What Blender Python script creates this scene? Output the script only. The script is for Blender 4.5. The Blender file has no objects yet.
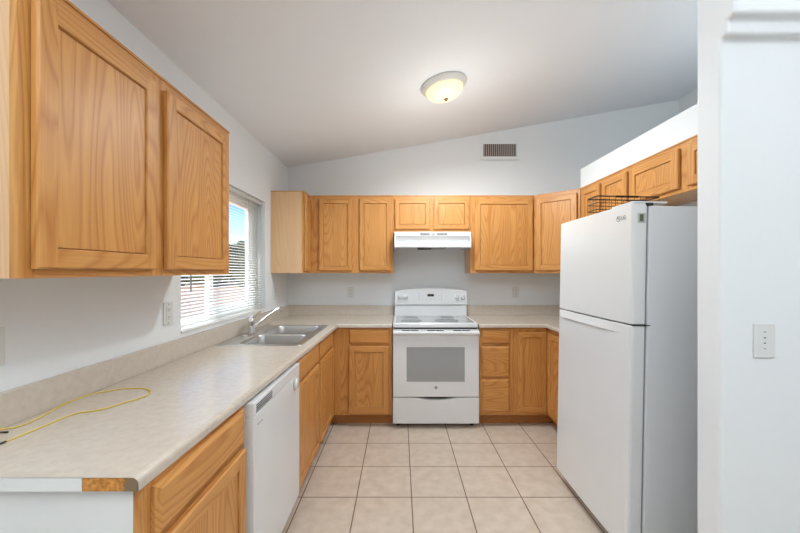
import bpy, bmesh, math, random
from mathutils import Vector, Matrix
random.seed(4)
PI = math.pi
scene = bpy.context.scene
COL = scene.collection

# ------------------------------------------------------------------ camera
cam_d = bpy.data.cameras.new('camera')
cam = bpy.data.objects.new('camera', cam_d)
COL.objects.link(cam)
cam.location = (0, 0, 1.38)
cam.rotation_euler = (PI / 2, 0, 0)
cam_d.sensor_width = 36.0
cam_d.lens = 350.0 / 800.0 * 36.0
cam_d.shift_x = 0.0
cam_d.shift_y = 4.8 / 800.0
cam_d.clip_start = 0.02
cam_d.clip_end = 500
scene.camera = cam

# ------------------------------------------------------------------ colour management
scene.view_settings.view_transform = 'Standard'
scene.view_settings.look = 'None'
scene.view_settings.exposure = 0.13
scene.view_settings.gamma = 1.0
scene.view_settings.use_curve_mapping = False

# ------------------------------------------------------------------ sky
world = bpy.data.worlds.new('world')
scene.world = world
world.use_nodes = True
wn = world.node_tree.nodes
wl = world.node_tree.links
wn.clear()
sky = wn.new('ShaderNodeTexSky')
sky.sky_type = 'NISHITA'
sky.sun_elevation = math.radians(48)
sky.sun_rotation = math.radians(95)
sky.sun_disc = False
sky.air_density = 1.0
sky.dust_density = 0.3
sky.ozone_density = 2.5
bg = wn.new('ShaderNodeBackground')
bg.inputs['Strength'].default_value = 0.30
wo = wn.new('ShaderNodeOutputWorld')
hs = wn.new('ShaderNodeHueSaturation')
hs.inputs['Saturation'].default_value = 1.45
hs.inputs['Hue'].default_value = 0.52
wl.new(sky.outputs[0], hs.inputs['Color'])
wl.new(hs.outputs[0], bg.inputs[0])
wl.new(bg.outputs[0], wo.inputs[0])

# ------------------------------------------------------------------ sun and large lights
sun_d = bpy.data.lights.new('sun', 'SUN')
sun = bpy.data.objects.new('sun', sun_d)
COL.objects.link(sun)
sun_d.energy = 4.2
sun_d.angle = math.radians(0.6)
sun_d.color = (1.0, 0.95, 0.88)
sun.rotation_euler = Vector((0.11, 0.80, -0.60)).to_track_quat('-Z', 'Y').to_euler()


def area(name, loc, rot, sx, sy, power, color):
    d = bpy.data.lights.new(name, 'AREA')
    d.shape = 'RECTANGLE'
    d.size = sx
    d.size_y = sy
    d.energy = power
    d.color = color
    o = bpy.data.objects.new(name, d)
    o.location = loc
    o.rotation_euler = rot
    COL.objects.link(o)
    return o


# added fill lights out of view: two uplights and a panel above the window
area('added_shelf_fill', (2.45, 1.9, 2.33), (PI, 0, 0), 0.8, 0.9, 2.6, (0.90, 0.975, 1.0))  # added uplight hidden on the shelf, brightens ceiling and upper back wall
area('added_ceiling_fill', (0.55, -0.35, 2.28), (PI, 0.10, 0), 3.3, 1.4, 70, (0.93, 0.985, 1.0))  # added uplight behind the camera, brightens the ceiling
area('added_sky_panel', (-2.35, 2.45, 3.15), (0, -math.radians(42), 0), 1.6, 2.0, 300, (0.90, 0.97, 1.0))  # added panel outside, stands in for sky light entering the window

# ------------------------------------------------------------------ materials
def srgb(r, g, b):
    f = lambda c: ((c / 255.0) / 12.92) if c / 255.0 <= 0.04045 else (((c / 255.0) + 0.055) / 1.055) ** 2.4
    return (f(r), f(g), f(b), 1.0)


class NT:
    def __init__(self, name):
        self.m = bpy.data.materials.new(name)
        self.m.use_nodes = True
        self.n = self.m.node_tree.nodes
        self.l = self.m.node_tree.links
        self.b = self.n['Principled BSDF']

    def add(self, t, **kw):
        nd = self.n.new(t)
        for k, v in kw.items():
            setattr(nd, k, v)
        return nd

    def link(self, a, b):
        self.l.new(a, b)

    def math(self, op, a, b=None, c=None):
        nd = self.n.new('ShaderNodeMath')
        nd.operation = op
        for i, v in enumerate((a, b, c)):
            if v is None:
                continue
            if isinstance(v, (int, float)):
                nd.inputs[i].default_value = v
            else:
                self.l.new(v, nd.inputs[i])
        return nd.outputs[0]


def plain(name, col, rough=0.5, metal=0.0, coat=0.0, emit=None, emit_s=0.0, spec=None):
    t = NT(name)
    # slight procedural unevenness so that nothing is perfectly uniform
    tc = t.add('ShaderNodeTexCoord')
    nz = t.add('ShaderNodeTexNoise')
    nz.inputs['Scale'].default_value = 6.0
    nz.inputs['Detail'].default_value = 3.0
    t.link(tc.outputs['Object'], nz.inputs['Vector'])
    mx = t.add('ShaderNodeMix', data_type='RGBA')
    mx.inputs[6].default_value = col
    mx.inputs[7].default_value = tuple(c * 0.95 for c in col[:3]) + (1,)
    t.link(nz.outputs['Fac'], mx.inputs[0])
    t.link(mx.outputs[2], t.b.inputs['Base Color'])
    t.b.inputs['Roughness'].default_value = rough
    t.b.inputs['Metallic'].default_value = metal
    t.b.inputs['Coat Weight'].default_value = coat
    if spec is not None:
        t.b.inputs['Specular IOR Level'].default_value = spec
    if emit:
        t.b.inputs['Emission Color'].default_value = emit
        t.b.inputs['Emission Strength'].default_value = emit_s
    return t.m


def wall_mat(name, col, scale=90, strength=0.12):
    t = NT(name)
    tc = t.add('ShaderNodeTexCoord')
    nz = t.add('ShaderNodeTexNoise')
    nz.inputs['Scale'].default_value = scale
    nz.inputs['Detail'].default_value = 2
    t.link(tc.outputs['Object'], nz.inputs['Vector'])
    bp = t.add('ShaderNodeBump')
    bp.inputs['Strength'].default_value = strength
    bp.inputs['Distance'].default_value = 0.002
    t.link(nz.outputs['Fac'], bp.inputs['Height'])
    t.link(bp.outputs[0], t.b.inputs['Normal'])
    t.b.inputs['Base Color'].default_value = col
    t.b.inputs['Roughness'].default_value = 0.65
    t.b.inputs['Specular IOR Level'].default_value = 0.3
    return t.m


def oak(name, axis, light=(226, 168, 98), dark=(178, 108, 44)):
    """axis: the local axis the grain runs along"""
    t = NT(name)
    tc = t.add('ShaderNodeTexCoord')
    oi = t.add('ShaderNodeObjectInfo')
    off = t.add('ShaderNodeVectorMath', operation='SCALE')
    off.inputs[0].default_value = (13.1, 7.7, 5.3)
    t.link(oi.outputs['Random'], off.inputs['Scale'])
    ad = t.add('ShaderNodeVectorMath', operation='ADD')
    t.link(tc.outputs['Object'], ad.inputs[0])
    t.link(off.outputs[0], ad.inputs[1])

    def mapped(a, c):
        mp = t.add('ShaderNodeMapping')
        sc = [a, a, a]
        sc['xyz'.index(axis)] = c
        mp.inputs['Scale'].default_value = sc
        t.link(ad.outputs[0], mp.inputs['Vector'])
        return mp.outputs[0]
    # growth rings: contour bands of a slow, stretched noise
    n1 = t.add('ShaderNodeTexNoise')
    n1.inputs['Scale'].default_value = 1.0
    n1.inputs['Detail'].default_value = 1.5
    n1.inputs['Roughness'].default_value = 0.45
    t.link(mapped(4.2, 0.42), n1.inputs['Vector'])
    rings = t.math('MULTIPLY', n1.outputs['Fac'], 44.0)
    fr = t.math('FRACT', rings)
    # saw-tooth ring, soft on one side
    ramp = t.add('ShaderNodeValToRGB')
    e = ramp.color_ramp.elements
    e[0].position = 0.0
    e[0].color = (0.15, 0.15, 0.15, 1)
    e[1].position = 1.0
    e[1].color = (0.2, 0.2, 0.2, 1)
    x = ramp.color_ramp.elements.new(0.3)
    x.color = (1, 1, 1, 1)
    x = ramp.color_ramp.elements.new(0.8)
    x.color = (0.75, 0.75, 0.75, 1)
    t.link(fr, ramp.inputs[0])
    # pores
    n2 = t.add('ShaderNodeTexNoise')
    n2.inputs['Scale'].default_value = 1.0
    n2.inputs['Detail'].default_value = 3.0
    t.link(mapped(260, 7.0), n2.inputs['Vector'])
    # broad tone
    n3 = t.add('ShaderNodeTexNoise')
    n3.inputs['Scale'].default_value = 1.0
    n3.inputs['Detail'].default_value = 2.0
    t.link(mapped(22, 0.8), n3.inputs['Vector'])
    a = t.math('MULTIPLY', ramp.outputs[0], 0.52)
    b = t.math('MULTIPLY_ADD', n2.outputs['Fac'], 0.55, a)
    c = t.math('MULTIPLY_ADD', n3.outputs['Fac'], 0.45, b)
    d = t.math('SUBTRACT', c, 0.34)
    mx = t.add('ShaderNodeMix', data_type='RGBA')
    mx.clamp_factor = True
    mx.inputs[6].default_value = srgb(*dark)
    mx.inputs[7].default_value = srgb(*light)
    t.link(d, mx.inputs[0])
    t.link(mx.outputs[2], t.b.inputs['Base Color'])
    bp = t.add('ShaderNodeBump')
    bp.inputs['Strength'].default_value = 0.12
    bp.inputs['Distance'].default_value = 0.001
    t.link(n2.outputs['Fac'], bp.inputs['Height'])
    t.link(bp.outputs[0], t.b.inputs['Normal'])
    t.b.inputs['Roughness'].default_value = 0.38
    t.b.inputs['Specular IOR Level'].default_value = 0.45
    return t.m


M = {}
M['wall'] = wall_mat('wall_paint', srgb(236, 239, 241))
M['ceiling'] = wall_mat('ceiling_paint', srgb(241, 244, 248), 70, 0.18)
M['white_trim'] = plain('white_vinyl', srgb(238, 238, 236), 0.4)
M['oak_v'] = oak('oak_grain_upright', 'z')
M['oak_x'] = oak('oak_grain_level', 'x')
M['oak_side'] = oak('oak_side_lit', 'z', (232, 194, 152), (214, 168, 122))  # paler, pinker oak: light on the end panels put into the colour
M['oak_dark'] = oak('oak_toe_kick', 'x', (196, 130, 66), (156, 94, 42))
M['gap'] = plain('cabinet_interior', srgb(120, 78, 44), 0.8)
M['appliance'] = plain('white_enamel', srgb(232, 233, 234), 0.28, coat=0.3)
M['appliance_side'] = wall_mat('textured_white_steel', srgb(224, 225, 227), 400, 0.3)
M['black'] = plain('black_plastic', srgb(30, 30, 30), 0.4)
M['dark_gap'] = plain('dark_gasket', srgb(70, 70, 72), 0.6)
M['gasket'] = plain('grey_gasket', srgb(130, 131, 133), 0.6)
M['grey_glass'] = plain('grey_oven_glass', srgb(158, 159, 160), 0.12, coat=0.4)
M['cook_glass'] = plain('grey_ceramic_glass', srgb(176, 178, 180), 0.12, coat=0.3)
M['burner'] = plain('burner_ring_grey', srgb(138, 140, 143), 0.2)
M['grey'] = plain('grey_plastic', srgb(160, 160, 160), 0.5)
M['plate'] = plain('white_outlet_plate', srgb(226, 227, 225), 0.35)
M['slot'] = plain('outlet_slots', srgb(70, 66, 62), 0.6)
M['chrome'] = plain('chrome', srgb(225, 226, 228), 0.12, metal=1.0)
M['slat'] = plain('white_blind_slats', srgb(240, 240, 238), 0.4)
_t = M['slat'].node_tree
_tl = _t.nodes.new('ShaderNodeBsdfTranslucent')
_tl.inputs[0].default_value = srgb(244, 244, 242)
_mx = _t.nodes.new('ShaderNodeMixShader')
_mx.inputs[0].default_value = 0.45
_t.links.new(_t.nodes['Principled BSDF'].outputs[0], _mx.inputs[1])
_t.links.new(_tl.outputs[0], _mx.inputs[2])
_t.links.new(_mx.outputs[0], _t.nodes['Material Output'].inputs['Surface'])
M['wand'] = plain('clear_grey_wand', srgb(110, 112, 114), 0.3)
M['cable'] = plain('yellow_cable_sheath', srgb(232, 206, 92), 0.45)
M['brass'] = plain('aged_brass', srgb(150, 135, 95), 0.35, metal=0.8)
M['wire'] = plain('dark_bronze_wire', srgb(48, 34, 26), 0.4, metal=0.3)
M['label'] = plain('green_grey_sticker', srgb(188, 194, 180), 0.6)
M['label_dark'] = plain('sticker_print', srgb(92, 98, 80), 0.6)
M['logo'] = plain('grey_lettering', srgb(110, 108, 108), 0.5)
M['dial_ring'] = plain('cream_dial_rim', srgb(214, 205, 176), 0.5)
M['vent_dark'] = plain('vent_blades', srgb(182, 172, 168), 0.6)
M['vent_hole'] = plain('vent_duct', srgb(86, 76, 73), 0.8)
M['sand'] = None

# stainless steel, brushed
t = NT('brushed_stainless')
tc = t.add('ShaderNodeTexCoord')
mp = t.add('ShaderNodeMapping')
mp.inputs['Scale'].default_value = (8, 300, 300)
nz = t.add('ShaderNodeTexNoise')
nz.inputs['Detail'].default_value = 3
t.link(tc.outputs['Object'], mp.inputs['Vector'])
t.link(mp.outputs[0], nz.inputs['Vector'])
bp = t.add('ShaderNodeBump')
bp.inputs['Strength'].default_value = 0.08
bp.inputs['Distance'].default_value = 0.001
t.link(nz.outputs['Fac'], bp.inputs['Height'])
t.link(bp.outputs[0], t.b.inputs['Normal'])
t.b.inputs['Base Color'].default_value = srgb(196, 196, 195)
t.b.inputs['Metallic'].default_value = 1.0
t.b.inputs['Roughness'].default_value = 0.34
M['steel'] = t.m

# laminate
t = NT('beige_laminate')
tc = t.add('ShaderNodeTexCoord')
n1 = t.add('ShaderNodeTexNoise')
n1.inputs['Scale'].default_value = 38
n1.inputs['Detail'].default_value = 6
n1.inputs['Roughness'].default_value = 0.65
t.link(tc.outputs['Object'], n1.inputs['Vector'])
rp = t.add('ShaderNodeValToRGB')
rp.color_ramp.elements[0].position = 0.3
rp.color_ramp.elements[0].color = srgb(200, 188, 174)
rp.color_ramp.elements[1].position = 0.7
rp.color_ramp.elements[1].color = srgb(211, 201, 188)
t.link(n1.outputs['Fac'], rp.inputs[0])
t.link(rp.outputs[0], t.b.inputs['Base Color'])
bp = t.add('ShaderNodeBump')
bp.inputs['Strength'].default_value = 0.06
bp.inputs['Distance'].default_value = 0.001
n2 = t.add('ShaderNodeTexNoise')
n2.inputs['Scale'].default_value = 60
t.link(tc.outputs['Object'], n2.inputs['Vector'])
t.link(n2.outputs['Fac'], bp.inputs['Height'])
t.link(bp.outputs[0], t.b.inputs['Normal'])
t.b.inputs['Roughness'].default_value = 0.2
M['laminate'] = t.m

# bare particleboard edge, darker and greyer stain at its rounded end
t = NT('bare_particleboard')
tc = t.add('ShaderNodeTexCoord')
n1 = t.add('ShaderNodeTexNoise')
n1.inputs['Scale'].default_value = 90
n1.inputs['Detail'].default_value = 5
t.link(tc.outputs['Object'], n1.inputs['Vector'])
rp = t.add('ShaderNodeValToRGB')
rp.color_ramp.elements[0].position = 0.35
rp.color_ramp.elements[0].color = srgb(168, 104, 40)
rp.color_ramp.elements[1].position = 0.65
rp.color_ramp.elements[1].color = srgb(228, 160, 80)
t.link(n1.outputs['Fac'], rp.inputs[0])
sx = t.add('ShaderNodeSeparateXYZ')
t.link(tc.outputs['Object'], sx.inputs[0])
st = t.math('MULTIPLY_ADD', n1.outputs['Fac'], 0.03, sx.outputs[0])
st = t.math('GREATER_THAN', st, -0.607)
mx = t.add('ShaderNodeMix', data_type='RGBA')
t.link(st, mx.inputs[0])
t.link(rp.outputs[0], mx.inputs[6])
mx.inputs[7].default_value = srgb(134, 112, 86)
t.link(mx.outputs[2], t.b.inputs['Base Color'])
t.b.inputs['Roughness'].default_value = 0.8
M['particle'] = t.m

# floor tiles with grout
t = NT('floor_tiles')
tc = t.add('ShaderNodeTexCoord')
sx = t.add('ShaderNodeSeparateXYZ')
t.link(tc.outputs['Object'], sx.inputs[0])
P = 0.3354


def line(sock, o):
    a = t.math('SUBTRACT', sock, o)
    a = t.math('DIVIDE', a, P)
    a = t.math('ADD', a, 100.5)
    a = t.math('FRACT', a)
    a = t.math('SUBTRACT', a, 0.5)
    return t.math('ABSOLUTE', a)


gx = line(sx.outputs[0], -0.600)
gy = line(sx.outputs[1], 2.138)
g = t.math('MINIMUM', gx, gy)
gm = t.add('ShaderNodeMapRange')
gm.inputs['From Min'].default_value = 0.0075
gm.inputs['From Max'].default_value = 0.0105
t.link(g, gm.inputs['Value'])
n1 = t.add('ShaderNodeTexNoise')
n1.inputs['Scale'].default_value = 14
n1.inputs['Detail'].default_value = 5
t.link(tc.outputs['Object'], n1.inputs['Vector'])
rp = t.add('ShaderNodeValToRGB')
rp.color_ramp.elements[0].position = 0.3
rp.color_ramp.elements[0].color = srgb(205, 188, 171)
rp.color_ramp.elements[1].position = 0.7
rp.color_ramp.elements[1].color = srgb(220, 205, 190)
t.link(n1.outputs['Fac'], rp.inputs[0])
mx = t.add('ShaderNodeMix', data_type='RGBA')
t.link(gm.outputs[0], mx.inputs[0])
mx.inputs[6].default_value = srgb(112, 86, 64)
t.link(rp.outputs[0], mx.inputs[7])
t.link(mx.outputs[2], t.b.inputs['Base Color'])
bp = t.add('ShaderNodeBump')
bp.inputs['Strength'].default_value = 0.5
bp.inputs['Distance'].default_value = 0.002
t.link(gm.outputs[0], bp.inputs['Height'])
t.link(bp.outputs[0], t.b.inputs['Normal'])
t.b.inputs['Roughness'].default_value = 0.38
M['tiles'] = t.m

# sandy yard
t = NT('desert_sand')
tc = t.add('ShaderNodeTexCoord')
n1 = t.add('ShaderNodeTexNoise')
n1.inputs['Scale'].default_value = 0.8
n1.inputs['Detail'].default_value = 6
t.link(tc.outputs['Object'], n1.inputs['Vector'])
rp = t.add('ShaderNodeValToRGB')
rp.color_ramp.elements[0].position = 0.3
rp.color_ramp.elements[0].color = srgb(214, 164, 122)
rp.color_ramp.elements[1].position = 0.7
rp.color_ramp.elements[1].color = srgb(236, 194, 150)
t.link(n1.outputs['Fac'], rp.inputs[0])
t.link(rp.outputs[0], t.b.inputs['Base Color'])
t.b.inputs['Roughness'].default_value = 0.9
M['sand'] = t.m

# foliage
t = NT('desert_foliage')
tc = t.add('ShaderNodeTexCoord')
n1 = t.add('ShaderNodeTexNoise')
n1.inputs['Scale'].default_value = 3
n1.inputs['Detail'].default_value = 6
t.link(tc.outputs['Object'], n1.inputs['Vector'])
rp = t.add('ShaderNodeValToRGB')
rp.color_ramp.elements[0].position = 0.35
rp.color_ramp.elements[0].color = srgb(60, 68, 42)
rp.color_ramp.elements[1].position = 0.7
rp.color_ramp.elements[1].color = srgb(128, 126, 88)
t.link(n1.outputs['Fac'], rp.inputs[0])
t.link(rp.outputs[0], t.b.inputs['Base Color'])
t.b.inputs['Roughness'].default_value = 0.9
M['foliage'] = t.m
M['bark'] = plain('bark', srgb(92, 72, 56), 0.9)

# window pane
t = NT('clear_pane')
t.n.remove(t.b)
tr = t.add('ShaderNodeBsdfTransparent')
tr.inputs[0].default_value = (0.97, 0.98, 0.975, 1)
gl = t.add('ShaderNodeBsdfGlossy')
gl.inputs['Roughness'].default_value = 0.02
fz = t.add('ShaderNodeFresnel')
fz.inputs['IOR'].default_value = 1.45
ms = t.add('ShaderNodeMixShader')
ge = t.add('ShaderNodeNewGeometry')
t.link(t.math('MULTIPLY', fz.outputs[0], t.math('SUBTRACT', 1.0, ge.outputs['Backfacing'])), ms.inputs[0])
t.link(tr.outputs[0], ms.inputs[1])
t.link(gl.outputs[0], ms.inputs[2])
t.link(ms.outputs[0], t.n['Material Output'].inputs['Surface'])
M['pane'] = t.m

# lit lamp glass
M['lamp_glass'] = plain('frosted_alabaster_glass', srgb(250, 236, 200), 0.25,
                        emit=(1.0, 0.80, 0.52, 1), emit_s=0.5)


# ------------------------------------------------------------------ mesh helpers
class MB:
    def __init__(self):
        self.bm = bmesh.new()

    def quad(self, pts, mi=0):
        vs = [self.bm.verts.new(p) for p in pts]
        f = self.bm.faces.new(vs)
        f.material_index = mi
        return f

    def box(self, x0, x1, y0, y1, z0, z1, mi=0):
        v = [self.bm.verts.new((x, y, z)) for x in (x0, x1) for y in (y0, y1) for z in (z0, z1)]
        for idx in ((0, 1, 3, 2), (4, 6, 7, 5), (0, 4, 5, 1), (2, 3, 7, 6), (0, 2, 6, 4), (1, 5, 7, 3)):
            f = self.bm.faces.new([v[i] for i in idx])
            f.material_index = mi
        return self

    def prism(self, poly, axis, a0, a1, mi=0):
        """poly: 2-D outline in the two other axes (in x,y,z order); extruded along axis"""
        def P3(p, a):
            if axis == 'x':
                return (a, p[0], p[1])
            if axis == 'y':
                return (p[0], a, p[1])
            return (p[0], p[1], a)
        A = [self.bm.verts.new(P3(p, a0)) for p in poly]
        B = [self.bm.verts.new(P3(p, a1)) for p in poly]
        n = len(poly)
        for i in range(n):
            f = self.bm.faces.new((A[i], A[(i + 1) % n], B[(i + 1) % n], B[i]))
            f.material_index = mi
        for L in (A, B[::-1]):
            f = self.bm.faces.new(L)
            f.material_index = mi
        return self

    def loft(self, loops, mi=0, cap0=True, cap1=True, smooth=False):
        rows = [[self.bm.verts.new(p) for p in L] for L in loops]
        n = len(rows[0])
        for a, b in zip(rows, rows[1:]):
            for i in range(n):
                f = self.bm.faces.new((a[i], a[(i + 1) % n], b[(i + 1) % n], b[i]))
                f.material_index = mi
                f.smooth = smooth
        if cap0:
            f = self.bm.faces.new(rows[0][::-1])
            f.material_index = mi
        if cap1:
            f = self.bm.faces.new(rows[-1])
            f.material_index = mi
        return self

    def lathe(self, prof, n=32, mi=0, mat=None, smooth=True):
        loops = []
        for r, z in prof:
            loops.append([Vector((max(r, 1e-4) * math.cos(2 * PI * i / n), max(r, 1e-4) * math.sin(2 * PI * i / n), z)) for i in range(n)])
        if mat is not None:
            loops = [[mat @ p for p in L] for L in loops]
        return self.loft(loops, mi, True, True, smooth)

    def tube(self, pts, r, n=8, mi=0, closed=False):
        pts = [Vector(p) for p in pts]
        loops = []
        up = None
        for i, p in enumerate(pts):
            a = pts[i - 1] if i else (pts[-1] if closed else pts[0])
            b = pts[i + 1] if i < len(pts) - 1 else (pts[0] if closed else pts[-1])
            d = (b - a).normalized()
            if up is None:
                up = Vector((0, 0, 1)) if abs(d.z) < 0.9 else Vector((1, 0, 0))
            u = up - d * up.dot(d)
            u.normalize()
            w = d.cross(u)
            up = u
            rr = r[i] if isinstance(r, (list, tuple)) else r
            loops.append([p + (u * math.cos(2 * PI * k / n) + w * math.sin(2 * PI * k / n)) * rr for k in range(n)])
        if closed:
            loops.append(loops[0])
        return self.loft(loops, mi, not closed, not closed, True)

    def build(self, name, mats, parent=None, bevel=0.0, seg=2, angle=40, smooth=False):
        bmesh.ops.remove_doubles(self.bm, verts=self.bm.verts, dist=1e-6)
        bmesh.ops.recalc_face_normals(self.bm, faces=self.bm.faces)
        me = bpy.data.meshes.new(name)
        self.bm.to_mesh(me)
        self.bm.free()
        if not isinstance(mats, (list, tuple)):
            mats = [mats]
        for m in mats:
            me.materials.append(m)
        if smooth:
            for p in me.polygons:
                p.use_smooth = True
        o = bpy.data.objects.new(name, me)
        COL.objects.link(o)
        if parent:
            o.parent = parent
        if bevel:
            b = o.modifiers.new('bevel', 'BEVEL')
            b.width = bevel
            b.segments = seg
            b.limit_method = 'ANGLE'
            b.angle_limit = math.radians(angle)
            b.harden_normals = False
        return o


def tag(o, label, cat, group=None, kind=None):
    o['label'] = label
    o['category'] = cat
    if group:
        o['group'] = group
    if kind:
        o['kind'] = kind
    return o


def thing(name, label, cat, loc=(0, 0, 0), rz=0.0, group=None):
    o = bpy.data.objects.new(name, None)
    o.empty_display_size = 0.1
    COL.objects.link(o)
    o.location = loc
    o.rotation_euler = (0, 0, rz)
    return tag(o, label, cat, group)


def struct(o):
    o['kind'] = 'structure'
    return o


def smooth_path(pts, n=6):
    pts = [Vector(p) for p in pts]
    out = []
    for i in range(len(pts) - 1):
        p0 = pts[max(i - 1, 0)]
        p1 = pts[i]
        p2 = pts[i + 1]
        p3 = pts[min(i + 2, len(pts) - 1)]
        for k in range(n):
            s = k / n
            out.append(0.5 * ((2 * p1) + (p2 - p0) * s + (2 * p0 - 5 * p1 + 4 * p2 - p3) * s * s + (3 * p1 - p0 - 3 * p2 + p3) * s ** 3))
    out.append(pts[-1])
    return out


def text_mesh(name, body, size, mat, parent, loc, rot, extrude=0.0004):
    cu = bpy.data.curves.new(name, 'FONT')
    cu.body = body
    cu.size = size
    cu.extrude = extrude
    cu.align_x = 'CENTER'
    cu.align_y = 'CENTER'
    tmp = bpy.data.objects.new(name + '_tmp', cu)
    COL.objects.link(tmp)
    dg = bpy.context.evaluated_depsgraph_get()
    me = bpy.data.meshes.new_from_object(tmp.evaluated_get(dg))
    bpy.data.objects.remove(tmp)
    bpy.data.curves.remove(cu)
    me.name = name
    me.materials.clear()
    me.materials.append(mat)
    o = bpy.data.objects.new(name, me)
    COL.objects.link(o)
    o.parent = parent
    o.location = loc
    o.rotation_euler = rot
    return o


# ------------------------------------------------------------------ room shell
XL = -1.198          # left wall
YB = 3.735           # back wall
XR = 2.97            # far right wall of the open space
YF = -4.0            # wall behind the camera
ZC = 2.485           # ceiling height at the left wall
SL = 0.174           # ceiling rise
W0, W1, WZ0, WZ1 = 1.913, 3.112, 1.040, 1.995   # kitchen window opening


def zc(x):
    return ZC + SL * (x - XL)


b = MB()
b.box(XL - 0.14, XR + 0.14, YF - 0.14, YB + 0.14, -0.10, 0.0)
struct(b.build('floor', M['tiles']))

b = MB()
b.prism([(XL - 0.14, zc(XL - 0.14)), (XR + 0.14, zc(XR + 0.14)), (XR + 0.14, zc(XR + 0.14) + 0.15), (XL - 0.14, zc(XL - 0.14) + 0.15)], 'y', YF - 0.14, YB + 0.14)
struct(b.build('ceiling', M['ceiling']))

b = MB()
xo = XL - 0.14


def lw(y0, y1, z0, z1):
    if z1 is None:
        b.prism([(xo, z0), (XL, z0), (XL, zc(XL)), (xo, zc(xo))], 'y', y0, y1)
    else:
        b.box(xo, XL, y0, y1, z0, z1)


lw(YF - 0.14, W0, 0, None)
lw(W0, W1, 0, WZ0)
lw(W0, W1, WZ1, None)
lw(W1, YB + 0.14, 0, None)
struct(b.build('wall_left', M['wall']))

b = MB()
b.prism([(XL, 0), (XR + 0.14, 0), (XR + 0.14, zc(XR + 0.14)), (XL, zc(XL))], 'y', YB, YB + 0.14)
struct(b.build('wall_back', M['wall']))

b = MB()
b.prism([(XR, 0), (XR + 0.14, 0), (XR + 0.14, zc(XR + 0.14)), (XR, zc(XR))], 'y', YF, YB)
struct(b.build('wall_right', M['wall']))

b = MB()    # wall behind the camera
b.prism([(XL, 0), (XR, 0), (XR, zc(XR)), (XL, zc(XL))], 'y', YF - 0.14, YF)
struct(b.build('wall_front', M['wall']))

b = MB()    # kitchen right wall below the plant shelf, with the shelf and soffit above the cabinets
b.box(1.925, 2.05, 1.302, YB, 0, 2.295)
b.box(1.62, 1.925, 1.302, 3.14, 2.126, 2.295)
b.box(2.05, XR, 1.302, YB, 2.20, 2.295)
struct(b.build('wall_kitchen', M['wall']))

b = MB()    # foreground wall end with two small steps above, rounded corner
xe = 1.10
prof = [(1.302, 0), (1.20, 0), (1.20, 2.173), (1.175, 2.176), (1.175, 2.226), (1.150, 2.229), (1.150, 2.43), (1.302, 2.43)]
b.prism(prof, 'x', xe, XR)
struct(b.build('wall_partition', M['wall'], bevel=0.018, seg=4, angle=50))

# window in the left wall
b = MB()
fx0, fx1 = XL - 0.115, XL - 0.075


def ring(b, x0, x1, y0, y1, z0, z1, w, mi=0):
    b.box(x0, x1, y0, y0 + w, z0, z1, mi)
    b.box(x0, x1, y1 - w, y1, z0, z1, mi)
    b.box(x0, x1, y0 + w, y1 - w, z0, z0 + w, mi)
    b.box(x0, x1, y0 + w, y1 - w, z1 - w, z1, mi)


win = bpy.data.objects.new('window_1', None)
COL.objects.link(win)
win['kind'] = 'structure'
win.location = (XL, (W0 + W1) / 2, WZ0)
inv = Matrix.Translation(-Vector(win.location))


def wpart(b, name, mat, **k):
    o = b.build(name, mat, win, **k)
    o.matrix_parent_inverse = inv
    return o


b = MB()
ring(b, fx0, fx1, W0 + 0.001, W1 - 0.001, WZ0 + 0.001, WZ1 - 0.001, 0.045)
wpart(b, 'window_frame', M['white_trim'], bevel=0.003)
b = MB()
ring(b, fx0 + 0.004, fx1 - 0.006, 2.345, W1 - 0.047, WZ0 + 0.047, WZ1 - 0.047, 0.05)
b.box(fx0 + 0.006, fx1 - 0.008, W1 - 0.160, W1 - 0.098, WZ0 + 0.098, WZ1 - 0.098)
wpart(b, 'sash', M['white_trim'], bevel=0.003)
b = MB()
b.box(fx0 + 0.015, fx0 + 0.019, W0 + 0.04, W1 - 0.04, WZ0 + 0.04, WZ1 - 0.04)
wpart(b, 'pane', M['pane'])
b = MB()
b.box(XL - 0.075, XL + 0.008, W0 + 0.001, W1 - 0.001, WZ0 + 0.001, WZ0 + 0.012)
wpart(b, 'window_sill', M['white_trim'], bevel=0.003)

# ------------------------------------------------------------------ outside
b = MB()
b.box(-75, XL - 0.16, -40, 90, -0.4, -0.15)
o = b.build('yard_ground', M['sand'])
struct(o)


def tree(x, y, h, w, seed, label):
    rnd = random.Random(seed)
    r = thing('desert_tree', label, 'tree', (x, y, -0.15), rnd.random() * 6, 'trees beyond the yard')
    t_ = MB()
    t_.tube([(0, 0, 0), (0.1, 0.05, h * 0.25), (0.05, 0.1, h * 0.5)], [0.16, 0.12, 0.08], 8)
    t_.build('trunk', M['bark'], r)
    c = MB()
    for i in range(26):
        a = rnd.random() * 2 * PI
        q = rnd.random() ** 0.5 * w * 0.75
        z = h * (0.10 + 0.74 * rnd.random())
        s = w * (0.28 + 0.2 * rnd.random())
        res = bmesh.ops.create_icosphere(c.bm, subdivisions=2, radius=s)
        for v in res['verts']:
            k = 1 + 0.25 * (rnd.random() - 0.5)
            v.co = Vector((v.co.x * k + q * math.cos(a), v.co.y * k + q * math.sin(a), v.co.z * k * 0.75 + z))
    c.build('crown', M['foliage'], r)


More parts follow.
